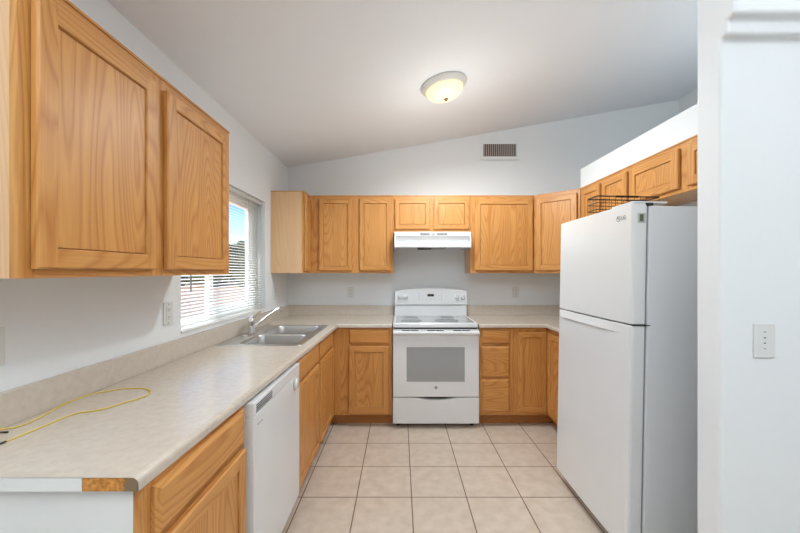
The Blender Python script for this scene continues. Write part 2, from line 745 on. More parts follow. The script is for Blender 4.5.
# direction from the camera through the window: (-0.35 .. -0.63, 1)
spots = [(-22.3, 33.0, 4.0, 1.75), (-18.4, 33.5, 4.4, 1.8), (-26.6, 34.5, 4.6, 1.8), (-14.5, 34.5, 4.2, 1.75), (-24.8, 39.5, 5.6, 1.9),
         (-20.3, 38.5, 5.2, 1.85), (-16.2, 39.5, 5.4, 1.85), (-12.2, 39.2, 5.0, 1.8), (-22.6, 44.5, 6.0, 1.9), (-18.2, 44.5, 6.2, 1.9), (-29.3, 41.0, 5.8, 1.9), (-27.5, 46.5, 6.4, 1.9), (-20.2, 50.5, 6.6, 2.4), (-24.9, 51.5, 6.8, 2.4), (-15.0, 49.0, 6.4, 2.3), (-30.5, 52.5, 7.0, 2.5)]
for i, (x, y, h, w) in enumerate(spots):
    tree(x, y, h, w, i + 3, 'olive green desert tree on the sand beyond the yard, seen through the blinds')

# ------------------------------------------------------------------ blind
bl = thing('window_blind', 'white horizontal mini blind hanging open in the window beside the sink', 'blind', (XL - 0.035, (W0 + W1) / 2, WZ1 - 0.002))
hw = (W1 - W0) / 2 - 0.006
b = MB()
b.box(-0.016, 0.016, -hw, hw, -0.032, -0.001)
b.build('head_rail', M['slat'], bl, bevel=0.002)
b = MB()
tilt = math.radians(14)
z = -0.045
zb = WZ0 + 0.012 + 0.03 - WZ1
while z > zb:
    L0 = []
    for k in range(4):
        s = (k / 3 - 0.5)
        xx = s * 0.025
        zz = 0.0018 * (1 - 4 * s * s)
        L0.append((xx * math.cos(tilt) - zz * math.sin(tilt), xx * math.sin(tilt) * -1 + zz * math.cos(tilt)))
    low = [(p[0], p[1] - 0.0005) for p in L0]
    b.prism([(p[0], z + p[1]) for p in L0] + [(p[0], z + p[1]) for p in low[::-1]], 'y', -hw, hw)
    z -= 0.0205
b.build('slats', M['slat'], bl)
b = MB()
b.box(-0.013, 0.013, -hw, hw, zb - 0.018, zb - 0.004)
b.build('bottom_rail', M['slat'], bl, bevel=0.003)
for yy in (-0.48, -0.31, 0.31, 0.48):
    b = MB()
    b.tube([(-0.0128, yy, -0.03), (-0.0128, yy, zb)], 0.0007, 4)
    b.tube([(0.0128, yy, -0.03), (0.0128, yy, zb)], 0.0007, 4)
    b.build('ladder_cord', M['grey'], bl)
b = MB()
b.tube([(0.020, -0.485, -0.03), (0.021, -0.483, -0.73)], 0.0035, 8)
b.build('tilt_wand', M['wand'], bl)


# ------------------------------------------------------------------ cabinets
def rect(x0, x1, z0, z1, i, y):
    return [(x0 + i, y, z0 + i), (x1 - i, y, z0 + i), (x1 - i, y, z1 - i), (x0 + i, y, z1 - i)]


def ring_faces(b, A, B, mv=0, mh=1):
    """A and B: rectangles; bottom/top sides take mh, left/right mv"""
    for i in range(4):
        j = (i + 1) % 4
        b.quad((A[i], A[j], B[j], B[i]), mh if i in (0, 2) else mv)


def door(parent, x0, x1, z0, z1, sw=None):
    sw = sw or (0.042 if x1 - x0 < 0.35 else 0.050)
    b = MB()
    T = 0.0215
    yb = -0.0030
    r = lambda i, y: rect(x0, x1, z0, z1, i, y)
    b.quad(r(0, yb)[::-1], 0)
    ring_faces(b, r(0, yb), r(0, -T + 0.005))
    ring_faces(b, r(0, -T + 0.005), r(0.005, -T))
    a, w = 0.005, sw
    y = -T
    b.quad([(x0 + a, y, z0 + a), (x0 + w, y, z0 + a), (x0 + w, y, z1 - a), (x0 + a, y, z1 - a)], 0)
    b.quad([(x1 - w, y, z0 + a), (x1 - a, y, z0 + a), (x1 - a, y, z1 - a), (x1 - w, y, z1 - a)], 0)
    b.quad([(x0 + w, y, z0 + a), (x1 - w, y, z0 + a), (x1 - w, y, z0 + w), (x0 + w, y, z0 + w)], 1)
    b.quad([(x0 + w, y, z1 - w), (x1 - w, y, z1 - w), (x1 - w, y, z1 - a), (x0 + w, y, z1 - a)], 1)
    ring_faces(b, r(w, -T), r(w + 0.003, -T + 0.003))
    ring_faces(b, r(w + 0.003, -T + 0.003), r(w + 0.0035, -T + 0.017))
    bmesh.ops.remove_doubles(b.bm, verts=b.bm.verts, dist=1e-6)
    d = b.build('door', [M['oak_v'], M['oak_x']], parent)
    b = MB()
    i = w + 0.0062
    b.box(x0 + i, x1 - i, -T + 0.0075, -T + 0.0175, z0 + i, z1 - i)
    b.build('door_panel', M['oak_v'], d)
    return d


def drawer(parent, x0, x1, z0, z1):
    b = MB()
    T = 0.0195
    yb = -0.0008
    r = lambda i, y: rect(x0, x1, z0, z1, i, y)
    b.quad(r(0, yb)[::-1], 0)
    ring_faces(b, r(0, yb), r(0, -0.010), 0, 0)
    ring_faces(b, r(0, -0.010), r(0.004, -0.012), 0, 0)
    ring_faces(b, r(0.004, -0.012), r(0.014, -T), 0, 0)
    b.quad(r(0.014, -T), 0)
    return b.build('drawer_front', M['oak_x'], parent)


def cabinet(name, label, loc, rz, w, depth, z0, z1, fronts, toe=False, kick=(0.001, 0.001), crown=False, group=None, side=None, open_top=False, stiles=True):
    """fronts: list of (kind, x0, x1, z0, z1) in local x and world z"""
    r = thing(name, label, 'cabinet', (loc[0], loc[1], 0 if toe else z0), rz, group)
    dz = 0 if toe else -z0
    side = side or M['oak_side']
    FT = 0.019
    # body shell
    b = MB()
    P_ = 0.012
    b.box(0.0005, P_, FT, depth, z0 + dz, z1 + dz)
    b.box(w - P_, w - 0.0005, FT, depth, z0 + dz, z1 + dz)
    b.box(P_, w - P_, FT, depth, z0 + dz + 0.006, z0 + dz + 0.018)
    if not open_top:
        b.box(P_, w - P_, FT, depth, z1 + dz - 0.012, z1 + dz - 0.001)
    b.box(P_, w - P_, depth - 0.006, depth - 0.001, z0 + dz + 0.018, z1 + dz - 0.012)
    b.build('body', side, r)
    # face frame: stiles between the columns of fronts, rails between fronts of a column
    b = MB()
    cols = sorted({(f[1], f[2]) for f in fronts})
    edges = [0.0]
    ov = 0.012
    gaps = []
    px = 0.0005
    for c0, c1 in cols:
        gaps.append((px, c0 + ov))
        px = c1 - ov
    gaps.append((px, w - 0.0005))
    for g0, g1 in gaps:
        b.box(g0, g1, 0, FT - 0.0003, z0 + dz, z1 + dz, 0)
    for k, (c0, c1) in enumerate(cols):
        fs = sorted([f for f in fronts if (f[1], f[2]) == (c0, c1)], key=lambda f: f[3])
        pz = z0
        for f in fs:
            b.box(c0 + ov, c1 - ov, 0, FT - 0.0003, pz + dz, f[3] + ov + dz, 1)
            pz = f[4] - ov
        b.box(c0 + ov, c1 - ov, 0, FT - 0.0003, pz + dz, z1 + dz, 1)
    b.build('face_frame', [M['oak_v'], M['oak_x']], r)
    for f in fronts:
        (door if f[0] == 'door' else drawer)(r, f[1], f[2], f[3] + dz, f[4] + dz)
    if toe:
        b = MB()
        b.box(kick[0], w - kick[1], 0.075, 0.088, 0.001, z0 - 0.001)
        b.build('toe_kick', M['oak_dark'], r)
    if crown:
        b = MB()
        b.box(0.0005, w - 0.0005, -0.004, depth, z1 + dz + 0.0005, z1 + dz + 0.009)
        b.build('top_strip', M['oak_x'], r)
    return r


R90 = PI / 2
UZ0, UZ1 = 1.362, 2.116
DZ0, DZ1 = 1.386, 2.088
UD = 0.292
# upper, near left: face at X=-0.905 towards +X, from Y=.827 to 1.852
cabinet('wall_cabinet', 'large oak wall cabinet with two doors nearest the camera, upper left', (-0.905, 0.827, 0), R90, 1.025, UD, UZ0 + 0.001, 2.108,
        [('door', 0.028, 0.452, DZ0, 2.070), ('door', 0.508, 0.975, DZ0, 2.070)], crown=True)
# small corner cabinet left of the back row
cabinet('wall_cabinet', 'narrow oak wall cabinet with pale side panel between window and back wall corner', (-0.892, 3.24, 0), R90, 0.494, 0.305, UZ0, UZ1,
        [('door', 0.012, 0.168, DZ0, DZ1)], crown=True)
# back row, left pair
cabinet('wall_cabinet', 'oak wall cabinet with two tall doors on the back wall left of the range hood', (-0.889, 3.437, 0), 0, 0.823, 0.297, UZ0, UZ1,
        [('door', 0.097, 0.422, DZ0, DZ1), ('door', 0.493, 0.801, DZ0, DZ1)], crown=True)
cabinet('wall_cabinet', 'short oak wall cabinet with two small doors directly above the range hood', (-0.065, 3.437, 0), 0, 0.754, 0.297, 1.756, UZ1,
        [('door', 0.016, 0.358, 1.792, DZ1), ('door', 0.397, 0.740, 1.792, DZ1)], crown=True)
cabinet('wall_cabinet', 'oak wall cabinet with one wide door on the back wall right of the range hood', (0.690, 3.437, 0), 0, 0.622, 0.297, UZ0, UZ1,
        [('door', 0.043, 0.608, DZ0, DZ1)], crown=True)

# diagonal corner cabinet
r = thing('corner_wall_cabinet', 'oak corner wall cabinet with a single door set diagonally left of the fridge top', 'cabinet', (1.3145, 3.437, UZ0), 0)
H = UZ1 - UZ0
b = MB()
poly = [(0.0, 0.0), (0.3035, -0.2975), (0.3035 + 0.300, -0.2975), (0.3035 + 0.300, 0.296), (0.0, 0.296)]
n = Vector((-1, -1)).normalized()
poly_in = [(0.0 + 0.014, 0.0 + 0.014), (0.3035 + 0.0135, -0.2975 + 0.0135)] + poly[2:4] + [(0.014, 0.296)]
b.prism(poly_in, 'z', 0.001, H - 0.001)
b.build('body', M['oak_side'], r)
fw = math.hypot(0.3035, 0.2975)
ang = math.atan2(-0.2975, 0.3035)
b = MB()
b.box(0.001, 0.045, 0, 0.0185, 0, H, 0)
b.box(fw - 0.045, fw - 0.001, 0, 0.0185, 0, H, 0)
b.box(0.045, fw - 0.045, 0, 0.0185, 0, 0.04, 1)
b.box(0.045, fw - 0.045, 0, 0.0185, H - 0.04, H, 1)
ff = b.build('face_frame', [M['oak_v'], M['oak_x']], r)
ff.rotation_euler = (0, 0, ang)
d = door(r, 0.024, fw - 0.024, DZ0 - UZ0, DZ1 - UZ0)
d.rotation_euler = (0, 0, ang)
b = MB()
b.prism([(-0.001, -0.003), (0.3015, -0.3015)] + poly[2:4] + [(0.0, 0.296)], 'z', H + 0.0005, H + 0.009)
b.build('top_strip', M['oak_x'], r)

# right wall uppers: face X=1.62 towards -X ; local x runs towards the camera
cabinet('wall_cabinet', 'tall oak wall cabinet with two narrow doors on the right wall just beyond the fridge', (1.62, 3.137, 0), -R90, 0.677, 0.304, UZ0, UZ1,
        [('door', 0.05, 0.325, DZ0, DZ1), ('door', 0.362, 0.658, DZ0, DZ1)], crown=True)
cabinet('wall_cabinet', 'short oak wall cabinet with two doors mounted over the white fridge', (1.62, 2.459, 0), -R90, 0.92, 0.304, 1.832, UZ1,
        [('door', 0.018, 0.440, 1.856, DZ1), ('door', 0.505, 0.902, 1.856, DZ1)], crown=True)

# base cabinets
BZ0, BZ1 = 0.104, 0.882
DRZ = (0.740, 0.866)
DOZ = (0.124, 0.718)
FX = -0.596
cabinet('base_cabinet', 'oak base cabinet with a drawer over a door at the near end of the counter', (FX, 0.806, 0), R90, 0.531, 0.60, BZ0, BZ1,
        [('drawer', 0.03, 0.505, *DRZ), ('door', 0.03, 0.505, *DOZ)], toe=True, side=M['white_trim'])
cabinet('base_cabinet', 'oak sink base cabinet with two false drawer fronts over two doors, right of dishwasher', (FX, 1.955, 0), R90, 1.149, 0.60, BZ0, BZ1,
        [('drawer', 0.03, 0.545, *DRZ), ('door', 0.03, 0.545, *DOZ), ('drawer', 0.600, 1.085, *DRZ), ('door', 0.600, 1.085, *DOZ)], toe=True, kick=(0.001, -0.075), open_top=True)
cabinet('base_cabinet', 'oak base cabinet with one drawer over one door at left of the white stove', (-0.594, 3.106, 0), 0, 0.524, 0.62, BZ0, BZ1,
        [('drawer', 0.142, 0.497, *DRZ), ('door', 0.142, 0.497, *DOZ)], toe=True, kick=(-0.074, 0.001))
cabinet('base_cabinet', 'oak base cabinet with a stack of three drawers at right of the white stove', (0.700, 3.106, 0), 0, 0.305, 0.62, BZ0, BZ1,
        [('drawer', 0.023, 0.270, 0.740, 0.866), ('drawer', 0.023, 0.270, 0.443, 0.716), ('drawer', 0.023, 0.270, 0.138, 0.425)], toe=True)
cabinet('base_cabinet', 'oak base cabinet with one full height door in the back right corner', (1.006, 3.106, 0), 0, 0.303, 0.62, BZ0, BZ1,
        [('door', 0.040, 0.290, 0.138, 0.840)], toe=True, kick=(0.001, -0.078))
cabinet('base_cabinet', 'oak base cabinet on the right wall half hidden by the far side of the fridge', (1.311, 3.104, 0), -R90, 0.66, 0.60, BZ0, BZ1,
        [('door', 0.035, 0.620, 0.138, 0.840)], toe=True, kick=(-0.075, 0.001))

# ------------------------------------------------------------------ countertops
ZT, ZL = 0.914, 0.884
PROF = [(0.016, ZT), (0.009, ZT - 0.0015), (0.004, ZT - 0.005), (0.001, ZT - 0.010), (0.0, ZT - 0.016), (0.0, ZL), (0.018, ZL)]


def sweep_edge(b, path, side=1):
    """path of 2-D points; the counter lies to the left (side=1) of the walking direction"""
    pts = [Vector(p) for p in path]
    rows = []
    for ins, z in PROF:
        row = []
        for i, p in enumerate(pts):
            d0 = (pts[i] - pts[i - 1]).normalized() if i else None
            d1 = (pts[i + 1] - pts[i]).normalized() if i < len(pts) - 1 else None
            n0 = Vector((-d0.y, d0.x)) * side if d0 else None
            n1 = Vector((-d1.y, d1.x)) * side if d1 else None
            if n0 is None:
                o = n1 * ins
            elif n1 is None:
                o = n0 * ins
            else:
                m = (n0 + n1).normalized()
                o = m * (ins / m.dot(n0))
            q = p + o
            row.append((q.x, q.y, z))
        rows.append(row)
    for ra, rb in zip(rows, rows[1:]):
        for i in range(len(pts) - 1):
            b.quad((ra[i], ra[i + 1], rb[i + 1], rb[i]))
    return rows[0]


c1 = thing('kitchen_countertop', 'long beige laminate countertop with backsplash running along window wall and around to the stove', 'countertop', (0, 0, 0))
b = MB()
SXL, SXR, SY0, SY1 = -1.135, -0.640, 2.205, 2.985
A0, A1, A2 = (-0.590, 0.790), (-0.550, 3.078), (-0.070, 3.078)
top = sweep_edge(b, [A0, A1, A2], 1)
fxn = lambda y: top[0][0] + (y - top[0][1]) / (top[1][1] - top[0][1]) * (top[1][0] - top[0][0])
xw = XL + 0.001
yw = YB - 0.001
for z_, fl in ((ZT, 0), (ZL, 1)):
    e = 0.0
    def Q(*p):
        b.quad([(q[0], q[1], z_) for q in p])
    ys = [0.790, SY0, SY1, top[1][1]]
    Q((xw, ys[0]), (fxn(ys[0]), ys[0]), (fxn(SY0), SY0), (xw, SY0))
    Q((xw, SY0), (SXL, SY0), (SXL, SY1), (xw, SY1))
    Q((SXR, SY0), (fxn(SY0), SY0), (fxn(SY1), SY1), (SXR, SY1))
    Q((xw, SY1), (fxn(SY1), SY1), (top[1][0], ys[3]), (xw, ys[3]))
    Q((xw, ys[3]), (top[1][0], ys[3]), (top[1][0], yw), (xw, yw))
    Q((top[1][0], ys[3]), (-0.070, ys[3]), (-0.070, yw), (top[1][0], yw))
# sink cut-out sides and stove end
for p, q in (((SXL, SY0), (SXR, SY0)), ((SXR, SY0), (SXR, SY1)), ((SXR, SY1), (SXL, SY1)), ((SXL, SY1), (SXL, SY0)), ((-0.070, top[1][1]), (-0.070, yw))):
    b.quad([(p[0], p[1], ZT), (q[0], q[1], ZT), (q[0], q[1], ZL), (p[0], p[1], ZL)])
b.build('worktop', M['laminate'], c1)
b = MB()
b.box(XL + 0.001, XL + 0.021, 0.790, YB - 0.001, ZT + 0.0005, 1.018)
b.box(XL + 0.021, -0.070, YB - 0.021, YB - 0.001, ZT + 0.0005, 1.018)
b.build('backsplash', M['laminate'], c1, bevel=0.002)
b = MB()    # bare end: outline follows the rolled edge
edge = [(A0[0] - i, z_) for i, z_ in PROF[:6]]
b.prism([(-0.7155, ZL), (-0.7175, ZL + 0.012), (-0.7145, ZL + 0.018), (-0.7160, ZT - 0.001)] + [(x - 0.001, min(z_, ZT - 0.001)) for x, z_ in edge], 'y', 0.7885, 0.7899)
o = b.build('bare_edge', M['particle'], c1)
o['label'] = 'exposed brown particleboard end of the worktop'
b = MB()
b.box(xw, -0.7165, 0.788, 0.7899, ZL, ZT - 0.001)
b.build('painted_edge', M['white_trim'], c1)

c2 = thing('kitchen_countertop', 'short beige laminate countertop with backsplash right of the stove turning towards the fridge', 'countertop', (0, 0, 0))
b = MB()
top = sweep_edge(b, [(0.697, 3.078), (1.283, 3.078), (1.283, 2.445)], 1)
for z_ in (ZT, ZL):
    b.quad([(0.697, top[0][1], z_), (top[1][0], top[1][1], z_), (top[1][0], yw, z_), (0.697, yw, z_)])
    b.quad([(top[1][0], 2.445, z_), (1.924, 2.445, z_), (1.924, yw, z_), (top[1][0], yw, z_)])
b.quad([(0.697, top[0][1], ZT), (0.697, yw, ZT), (0.697, yw, ZL), (0.697, top[0][1], ZL)])
b.quad([(top[2][0], 2.445, ZT), (1.924, 2.445, ZT), (1.924, 2.445, ZL), (top[2][0], 2.445, ZL)])
b.build('worktop', M['laminate'], c2)
b = MB()
b.box(0.697, 1.903, YB - 0.021, YB - 0.001, ZT + 0.0005, 1.018)
b.box(1.903, 1.923, 2.445, YB - 0.001, ZT + 0.0005, 1.018)
b.build('backsplash', M['laminate'], c2, bevel=0.002)


# ------------------------------------------------------------------ sink
def rrect(x0, x1, y0, y1, r, z, n=5):
    out = []
    for cx, cy, a in ((x1 - r, y0 + r, -PI / 2), (x1 - r, y1 - r, 0), (x0 + r, y1 - r, PI / 2), (x0 + r, y0 + r, PI)):
        for k in range(n + 1):
            t_ = a + PI / 2 * k / n
            out.append((cx + r * math.cos(t_), cy + r * math.sin(t_), z))
    return out


sk = thing('kitchen_sink', 'stainless steel double bowl sink set in the beige countertop under the window', 'sink', (-0.8875, 2.595, ZT))
inv_s = Matrix.Translation((0.8875, -2.595, -ZT))
RX0, RX1, RY0, RY1 = -1.158, -0.617, 2.180, 3.010
b = MB()
zt = ZT + 0.0055
outer_low = rrect(RX0, RX1, RY0, RY1, 0.03, ZT + 0.0008)
outer_top = rrect(RX0 + 0.004, RX1 - 0.004, RY0 + 0.004, RY1 - 0.004, 0.027, zt)
bowls = [(-1.035, -0.668, 2.212, 2.563), (-1.035, -0.668, 2.602, 2.978)]
b.loft([outer_low, outer_top], cap0=False, cap1=False, smooth=True)
bm = b.bm
loopv = []


def loop_edges(pts):
    vs = [bm.verts.new(p) for p in pts]
    es = [bm.edges.new((vs[i], vs[(i + 1) % len(vs)])) for i in range(len(vs))]
    return es


es = loop_edges(outer_top)
for x0, x1, y0, y1 in bowls:
    es += loop_edges(rrect(x0, x1, y0, y1, 0.055, zt))
bmesh.ops.triangle_fill(bm, use_beauty=True, edges=es)
for x0, x1, y0, y1 in bowls:
    L = [rrect(x0, x1, y0, y1, 0.055, zt)]
    for ins, dz_, rr in ((0.004, 0.003, 0.053), (0.008, 0.012, 0.052), (0.012, 0.08, 0.05), (0.017, 0.135, 0.05), (0.028, 0.155, 0.045), (0.055, 0.165, 0.04), (0.13, 0.170, 0.03)):
        L.append(rrect(x0 + ins, x1 - ins, y0 + ins, y1 - ins, rr, zt - dz_))
    b.loft(L, cap0=False, cap1=True, smooth=True)
o = b.build('basin', M['steel'], sk)
o.matrix_parent_inverse = inv_s
for x0, x1, y0, y1 in bowls:
    b = MB()
    b.lathe([(0.0, 0.0), (0.03, 0.0), (0.040, 0.003), (0.043, 0.003), (0.045, 0.0005), (0.045, -0.0005), (0.0, -0.0005)], 24,
            mat=Matrix.Translation(((x0 + x1) / 2, (y0 + y1) / 2, zt - 0.168)))
    o = b.build('drain', M['chrome'], sk)
    o.matrix_parent_inverse = inv_s

# faucet
ft = thing('kitchen_faucet', 'chrome single lever faucet standing on the back rim of the steel sink', 'faucet', (-1.094, 2.575, zt + 0.0005))
b = MB()
b.loft([rrect(-0.026, 0.026, -0.125, 0.125, 0.0255, 0, 8), rrect(-0.025, 0.025, -0.124, 0.124, 0.0245, 0.006, 8), rrect(-0.020, 0.020, -0.118, 0.118, 0.0195, 0.010, 8)], smooth=False)
b.build('base_plate', M['chrome'], ft, bevel=0.001)
b = MB()
b.lathe([(0.0, 0.008), (0.027, 0.008), (0.026, 0.02), (0.023, 0.04), (0.022, 0.075), (0.024, 0.085), (0.024, 0.097), (0.018, 0.113), (0.009, 0.121), (0.0, 0.122)], 28)
b.build('column', M['chrome'], ft)
b = MB()
pts = smooth_path([(0.010, 0.0, 0.055), (0.035, 0.02, 0.070), (0.070, 0.09, 0.112), (0.120, 0.175, 0.158), (0.139, 0.207, 0.170), (0.145, 0.217, 0.151), (0.146, 0.219, 0.150)], 6)
b.tube(pts, [0.0115] * 6 + [0.0100] * (len(pts) - 6), 14)
sp = b.build('spout', M['chrome'], ft)
b = MB()
b.lathe([(0.0, 0.134), (0.010, 0.134), (0.0125, 0.137), (0.0125, 0.152), (0.0, 0.153)], 18, mat=Matrix.Translation((0.146, 0.219, 0)))
b.build('aerator', M['grey'], sp)
b = MB()
pts = smooth_path([(-0.002, 0.0, 0.115), (0.004, 0.02, 0.128), (0.014, 0.06, 0.140), (0.026, 0.105, 0.148)], 6)
b.tube(pts, [0.012 - 0.006 * i / (len(pts) - 1) for i in range(len(pts))], 12)
b.build('lever', M['chrome'], ft)

# ------------------------------------------------------------------ stove
st = thing('electric_range', 'white freestanding electric range with smooth glass cooktop between the back base cabinets', 'stove', (-0.064, 3.058, 0))
SW = 0.757
b = MB()
b.box(0.004, SW - 0.004, 0.045, 0.655, 0.045, 0.882)
b.build('body', M['appliance'], st, bevel=0.003)
for x in (0.05, SW - 0.05):
    for y in (0.09, 0.60):
        b = MB()
        b.lathe([(0.0, 0.0005), (0.018, 0.0005), (0.018, 0.012), (0.010, 0.014), (0.010, 0.044), (0.0, 0.044)], 16, mat=Matrix.Translation((x, y, 0)))
        b.build('foot', M['dark_gap'], st)
b = MB()
b.loft([rrect(0.0, SW, 0.035, 0.655, 0.012, 0.884), rrect(0.0, SW, 0.035, 0.655, 0.012, 0.914), rrect(0.006, SW - 0.006, 0.041, 0.650, 0.010, 0.921)])
ct = b.build('cooktop', M['appliance'], st)
b = MB()
b.loft([rrect(0.026, SW - 0.026, 0.062, 0.536, 0.010, 0.9212), rrect(0.026, SW - 0.026, 0.062, 0.536, 0.010, 0.9235)])
b.build('glass_top', M['cook_glass'], ct)
for x, y, rr in ((0.17, 0.20, 0.095), (0.17, 0.42, 0.078), (0.50, 0.20, 0.112), (0.53, 0.43, 0.075)):
    b = MB()
    b.lathe([(0.0, 0.9237), (rr, 0.9237), (rr, 0.9241), (0.0, 0.9241)], 40, mat=Matrix.Translation((x, y, 0)))
    b.build('burner_zone', M['burner'], ct)
b = MB()
b.box(0.01, SW - 0.01, 0.030, 0.0445, 0.8695, 0.8835)
b.build('gap_shade_strip', M['black'], st)  # black strip painted in for the shade under the cooktop edge
# backguard: lower upright and bowed control panel
b = MB()
b.box(0.012, SW - 0.006, 0.548, 0.655, 0.9215, 1.034)
bgd = b.build('backguard', M['appliance'], st, bevel=0.003)
b = MB()
n = 14
pts = []
for i in range(n + 1):
    u = i / n
    pts.append((0.010 + u * (SW - 0.012), 1.181 + 0.026 * (1 - (2 * u - 1) ** 2)))
pts[0] = (pts[0][0], 1.172)
pts[-1] = (pts[-1][0], 1.172)
poly = [(0.010, 1.036), (SW - 0.002, 1.036)] + pts[::-1]
b.prism(poly, 'y', 0.535, 0.655)
cp = b.build('control_panel', M['appliance'], st, bevel=0.006, seg=3, angle=60)
cols_x = [0.062, 0.122, 0.650, 0.708]
for x in cols_x:
    b = MB()
    b.lathe([(0.0, 0.0), (0.023, 0.0), (0.022, 0.010), (0.019, 0.012), (0.018, 0.024), (0.0, 0.026)], 24,
            mat=Matrix.Translation((x, 0.5345, 1.118)) @ Matrix.Rotation(PI / 2, 4, 'X'))
    b.box(x - 0.004, x + 0.004, 0.503, 0.511, 1.100, 1.136)
    b.build('knob', M['appliance'], cp)
b = MB()
b.box(0.345, 0.412, 0.5325, 0.5342, 1.122, 1.147)
b.build('clock_display', M['black'], cp)
marks = [(0.262, 0.264, 1.080, 1.158), (0.490, 0.492, 1.080, 1.158)]
for i in range(5):
    marks.append((0.290 + i * 0.042, 0.302 + i * 0.042, 1.092, 1.095))
    if i not in (1, 2):
        marks.append((0.290 + i * 0.042, 0.302 + i * 0.042, 1.127, 1.130))
for x0, x1, z0, z1 in marks:
    b = MB()
    b.box(x0, x1, 0.5333, 0.5346, z0, z1)
    b.build('touch_key', M['grey'], cp)
# oven door
b = MB()
b.loft([rrect(0.002, SW - 0.002, 0.002, 0.043, 0.006, 0.283), rrect(0.002, SW - 0.002, 0.002, 0.043, 0.006, 0.869)])
od = b.build('oven_door', M['appliance'], st)
b = MB()
b.loft([[(x, 0.0005, z) for x, z in ((0.123, 0.416), (0.629, 0.416), (0.629, 0.716), (0.123, 0.716))],
        [(x, 0.0018, z) for x, z in ((0.122, 0.415), (0.630, 0.415), (0.630, 0.717), (0.122, 0.717))]])
b.build('oven_window', M['grey_glass'], od)
b = MB()    # full-width handle with stand-offs
hp = [(-0.034, 0.833), (-0.026, 0.824), (-0.012, 0.824), (-0.010, 0.833), (-0.012, 0.852), (-0.022, 0.862), (-0.032, 0.858), (-0.037, 0.847)]
b.prism(hp, 'x', 0.004, SW - 0.004)
for x in (0.004, SW - 0.034):
    b.box(x, x + 0.03, -0.012, 0.0018, 0.832, 0.858)
b.build('handle', M['appliance'], od, bevel=0.003)
for x0, x1 in ((0.080, 0.150), (0.155, 0.225), (0.300, 0.370), (0.375, 0.445), (0.530, 0.600), (0.605, 0.675)):
    b = MB()
    b.box(x0, x1, 0.0008, 0.0019, 0.8575, 0.8665)
    b.build('vent_slot', M['dark_gap'], od)
b = MB()
b.lathe([(0.0, 0.0), (0.0125, 0.0), (0.0125, 0.0012), (0.0, 0.0012)], 28, mat=Matrix.Translation((0.378, 0.0018, 0.363)) @ Matrix.Rotation(PI / 2, 4, 'X'))
lg = b.build('badge', M['logo'], od)
text_mesh('badge_letters', 'GE', 0.013, M['plate'], lg, (0.378, 0.0002, 0.363), (PI / 2, 0, 0), 0.0003)
# storage drawer with a scooped pull
b = MB()
n = 20
dip = []
for i in range(n + 1):
    u = i / n
    x = 0.20 + u * 0.36
    dip.append((x, 0.274 - 0.022 * (math.sin(PI * u) ** 0.8)))
poly = [(0.002, 0.048), (SW - 0.002, 0.048), (SW - 0.002, 0.274)] + dip[::-1] + [(0.002, 0.274)]
b.prism(poly, 'y', 0.003, 0.043)
b.build('storage_drawer', M['appliance'], st, bevel=0.002)
b = MB()
b.box(0.02, SW - 0.02, 0.0435, 0.0448, 0.20, 0.282)
b.build('drawer_shade_sheet', M['black'], st)  # black sheet painted in for the shade behind drawer gap and scoop

# ------------------------------------------------------------------ range hood
hd = thing('range_hood', 'white under-cabinet range hood above the stove', 'hood', (-0.053, 3.29, 1.603))
HW = 0.724
b = MB()
pr = [(0.020, 0.151), (0.018, 0.112), (0.052, 0.070), (0.058, 0.056), (0.004, 0.048), (0.000, 0.040), (0.000, 0.006), (0.004, 0.0), (0.016, 0.0), (0.018, 0.030), (0.430, 0.034), (0.430, 0.151)]
b.prism(pr, 'x', 0.012, HW - 0.012)
b.prism([(0.018, 0.1515), (0.016, 0.110), (0.0, 0.060), (0.0, 0.002), (0.004, -0.001), (0.436, -0.001), (0.436, 0.1515)], 'x', 0.0, 0.0118)
b.prism([(0.018, 0.1515), (0.016, 0.110), (0.0, 0.060), (0.0, 0.002), (0.004, -0.001), (0.436, -0.001), (0.436, 0.1515)], 'x', HW - 0.0118, HW)
b.build('canopy', M['appliance'], hd, bevel=0.002)
for x0, x1 in ((0.245, 0.335), (0.352, 0.388), (0.405, 0.500)):
    b = MB()
    nn = max(3, int((x1 - x0) / 0.011))
    for i in range(nn):
        xx = x0 + (x1 - x0) * i / nn
        b.box(xx, xx + (x1 - x0) / nn * 0.7, 0.0165, 0.0185, 0.120, 0.138)
    b.build('grille' if x1 - x0 > 0.05 else 'switch', M['dark_gap'] if x1 - x0 > 0.05 else M['grey'], hd)
b = MB()
b.box(0.23, 0.36, 0.07, 0.26, -0.006, 0.0335)
b.build('light_housing', M['dark_gap'], hd, bevel=0.004)
b = MB()
b.box(0.365, 0.50, 0.07, 0.26, -0.001, 0.0335)
b.build('filter', M['grey'], hd, bevel=0.003)

# ------------------------------------------------------------------ dishwasher
dw = thing('dishwasher', 'white built-in dishwasher under the left counter between two oak base cabinets', 'dishwasher', (-0.560, 1.341, 0), R90)
DW = 0.610
b = MB()
b.box(0.003, DW - 0.003, 0.045, 0.59, 0.085, 0.868)
b.build('tub_body', M['appliance_side'], dw)
b = MB()
b.box(0.02, DW - 0.02, 0.10, 0.115, 0.001, 0.084)
b.build('kick_plate', M['dark_gap'], dw)
b = MB()
b.box(0.002, DW - 0.002, 0.0, 0.043, 0.140, 0.8195)
dwd = b.build('door', M['appliance'], dw, bevel=0.003, seg=3)
b = MB()
b.box(0.002, DW - 0.002, -0.0005, 0.043, 0.8205, 0.872)
cpn = b.build('control_panel', M['appliance'], dw, bevel=0.004, seg=3)
b = MB()
for i in range(4):
    b.box(0.022, 0.190, -0.0018, 0.0, 0.830 + i * 0.0085, 0.834 + i * 0.0085)
b.build('vent_slots', M['dark_gap'], cpn)
b = MB()
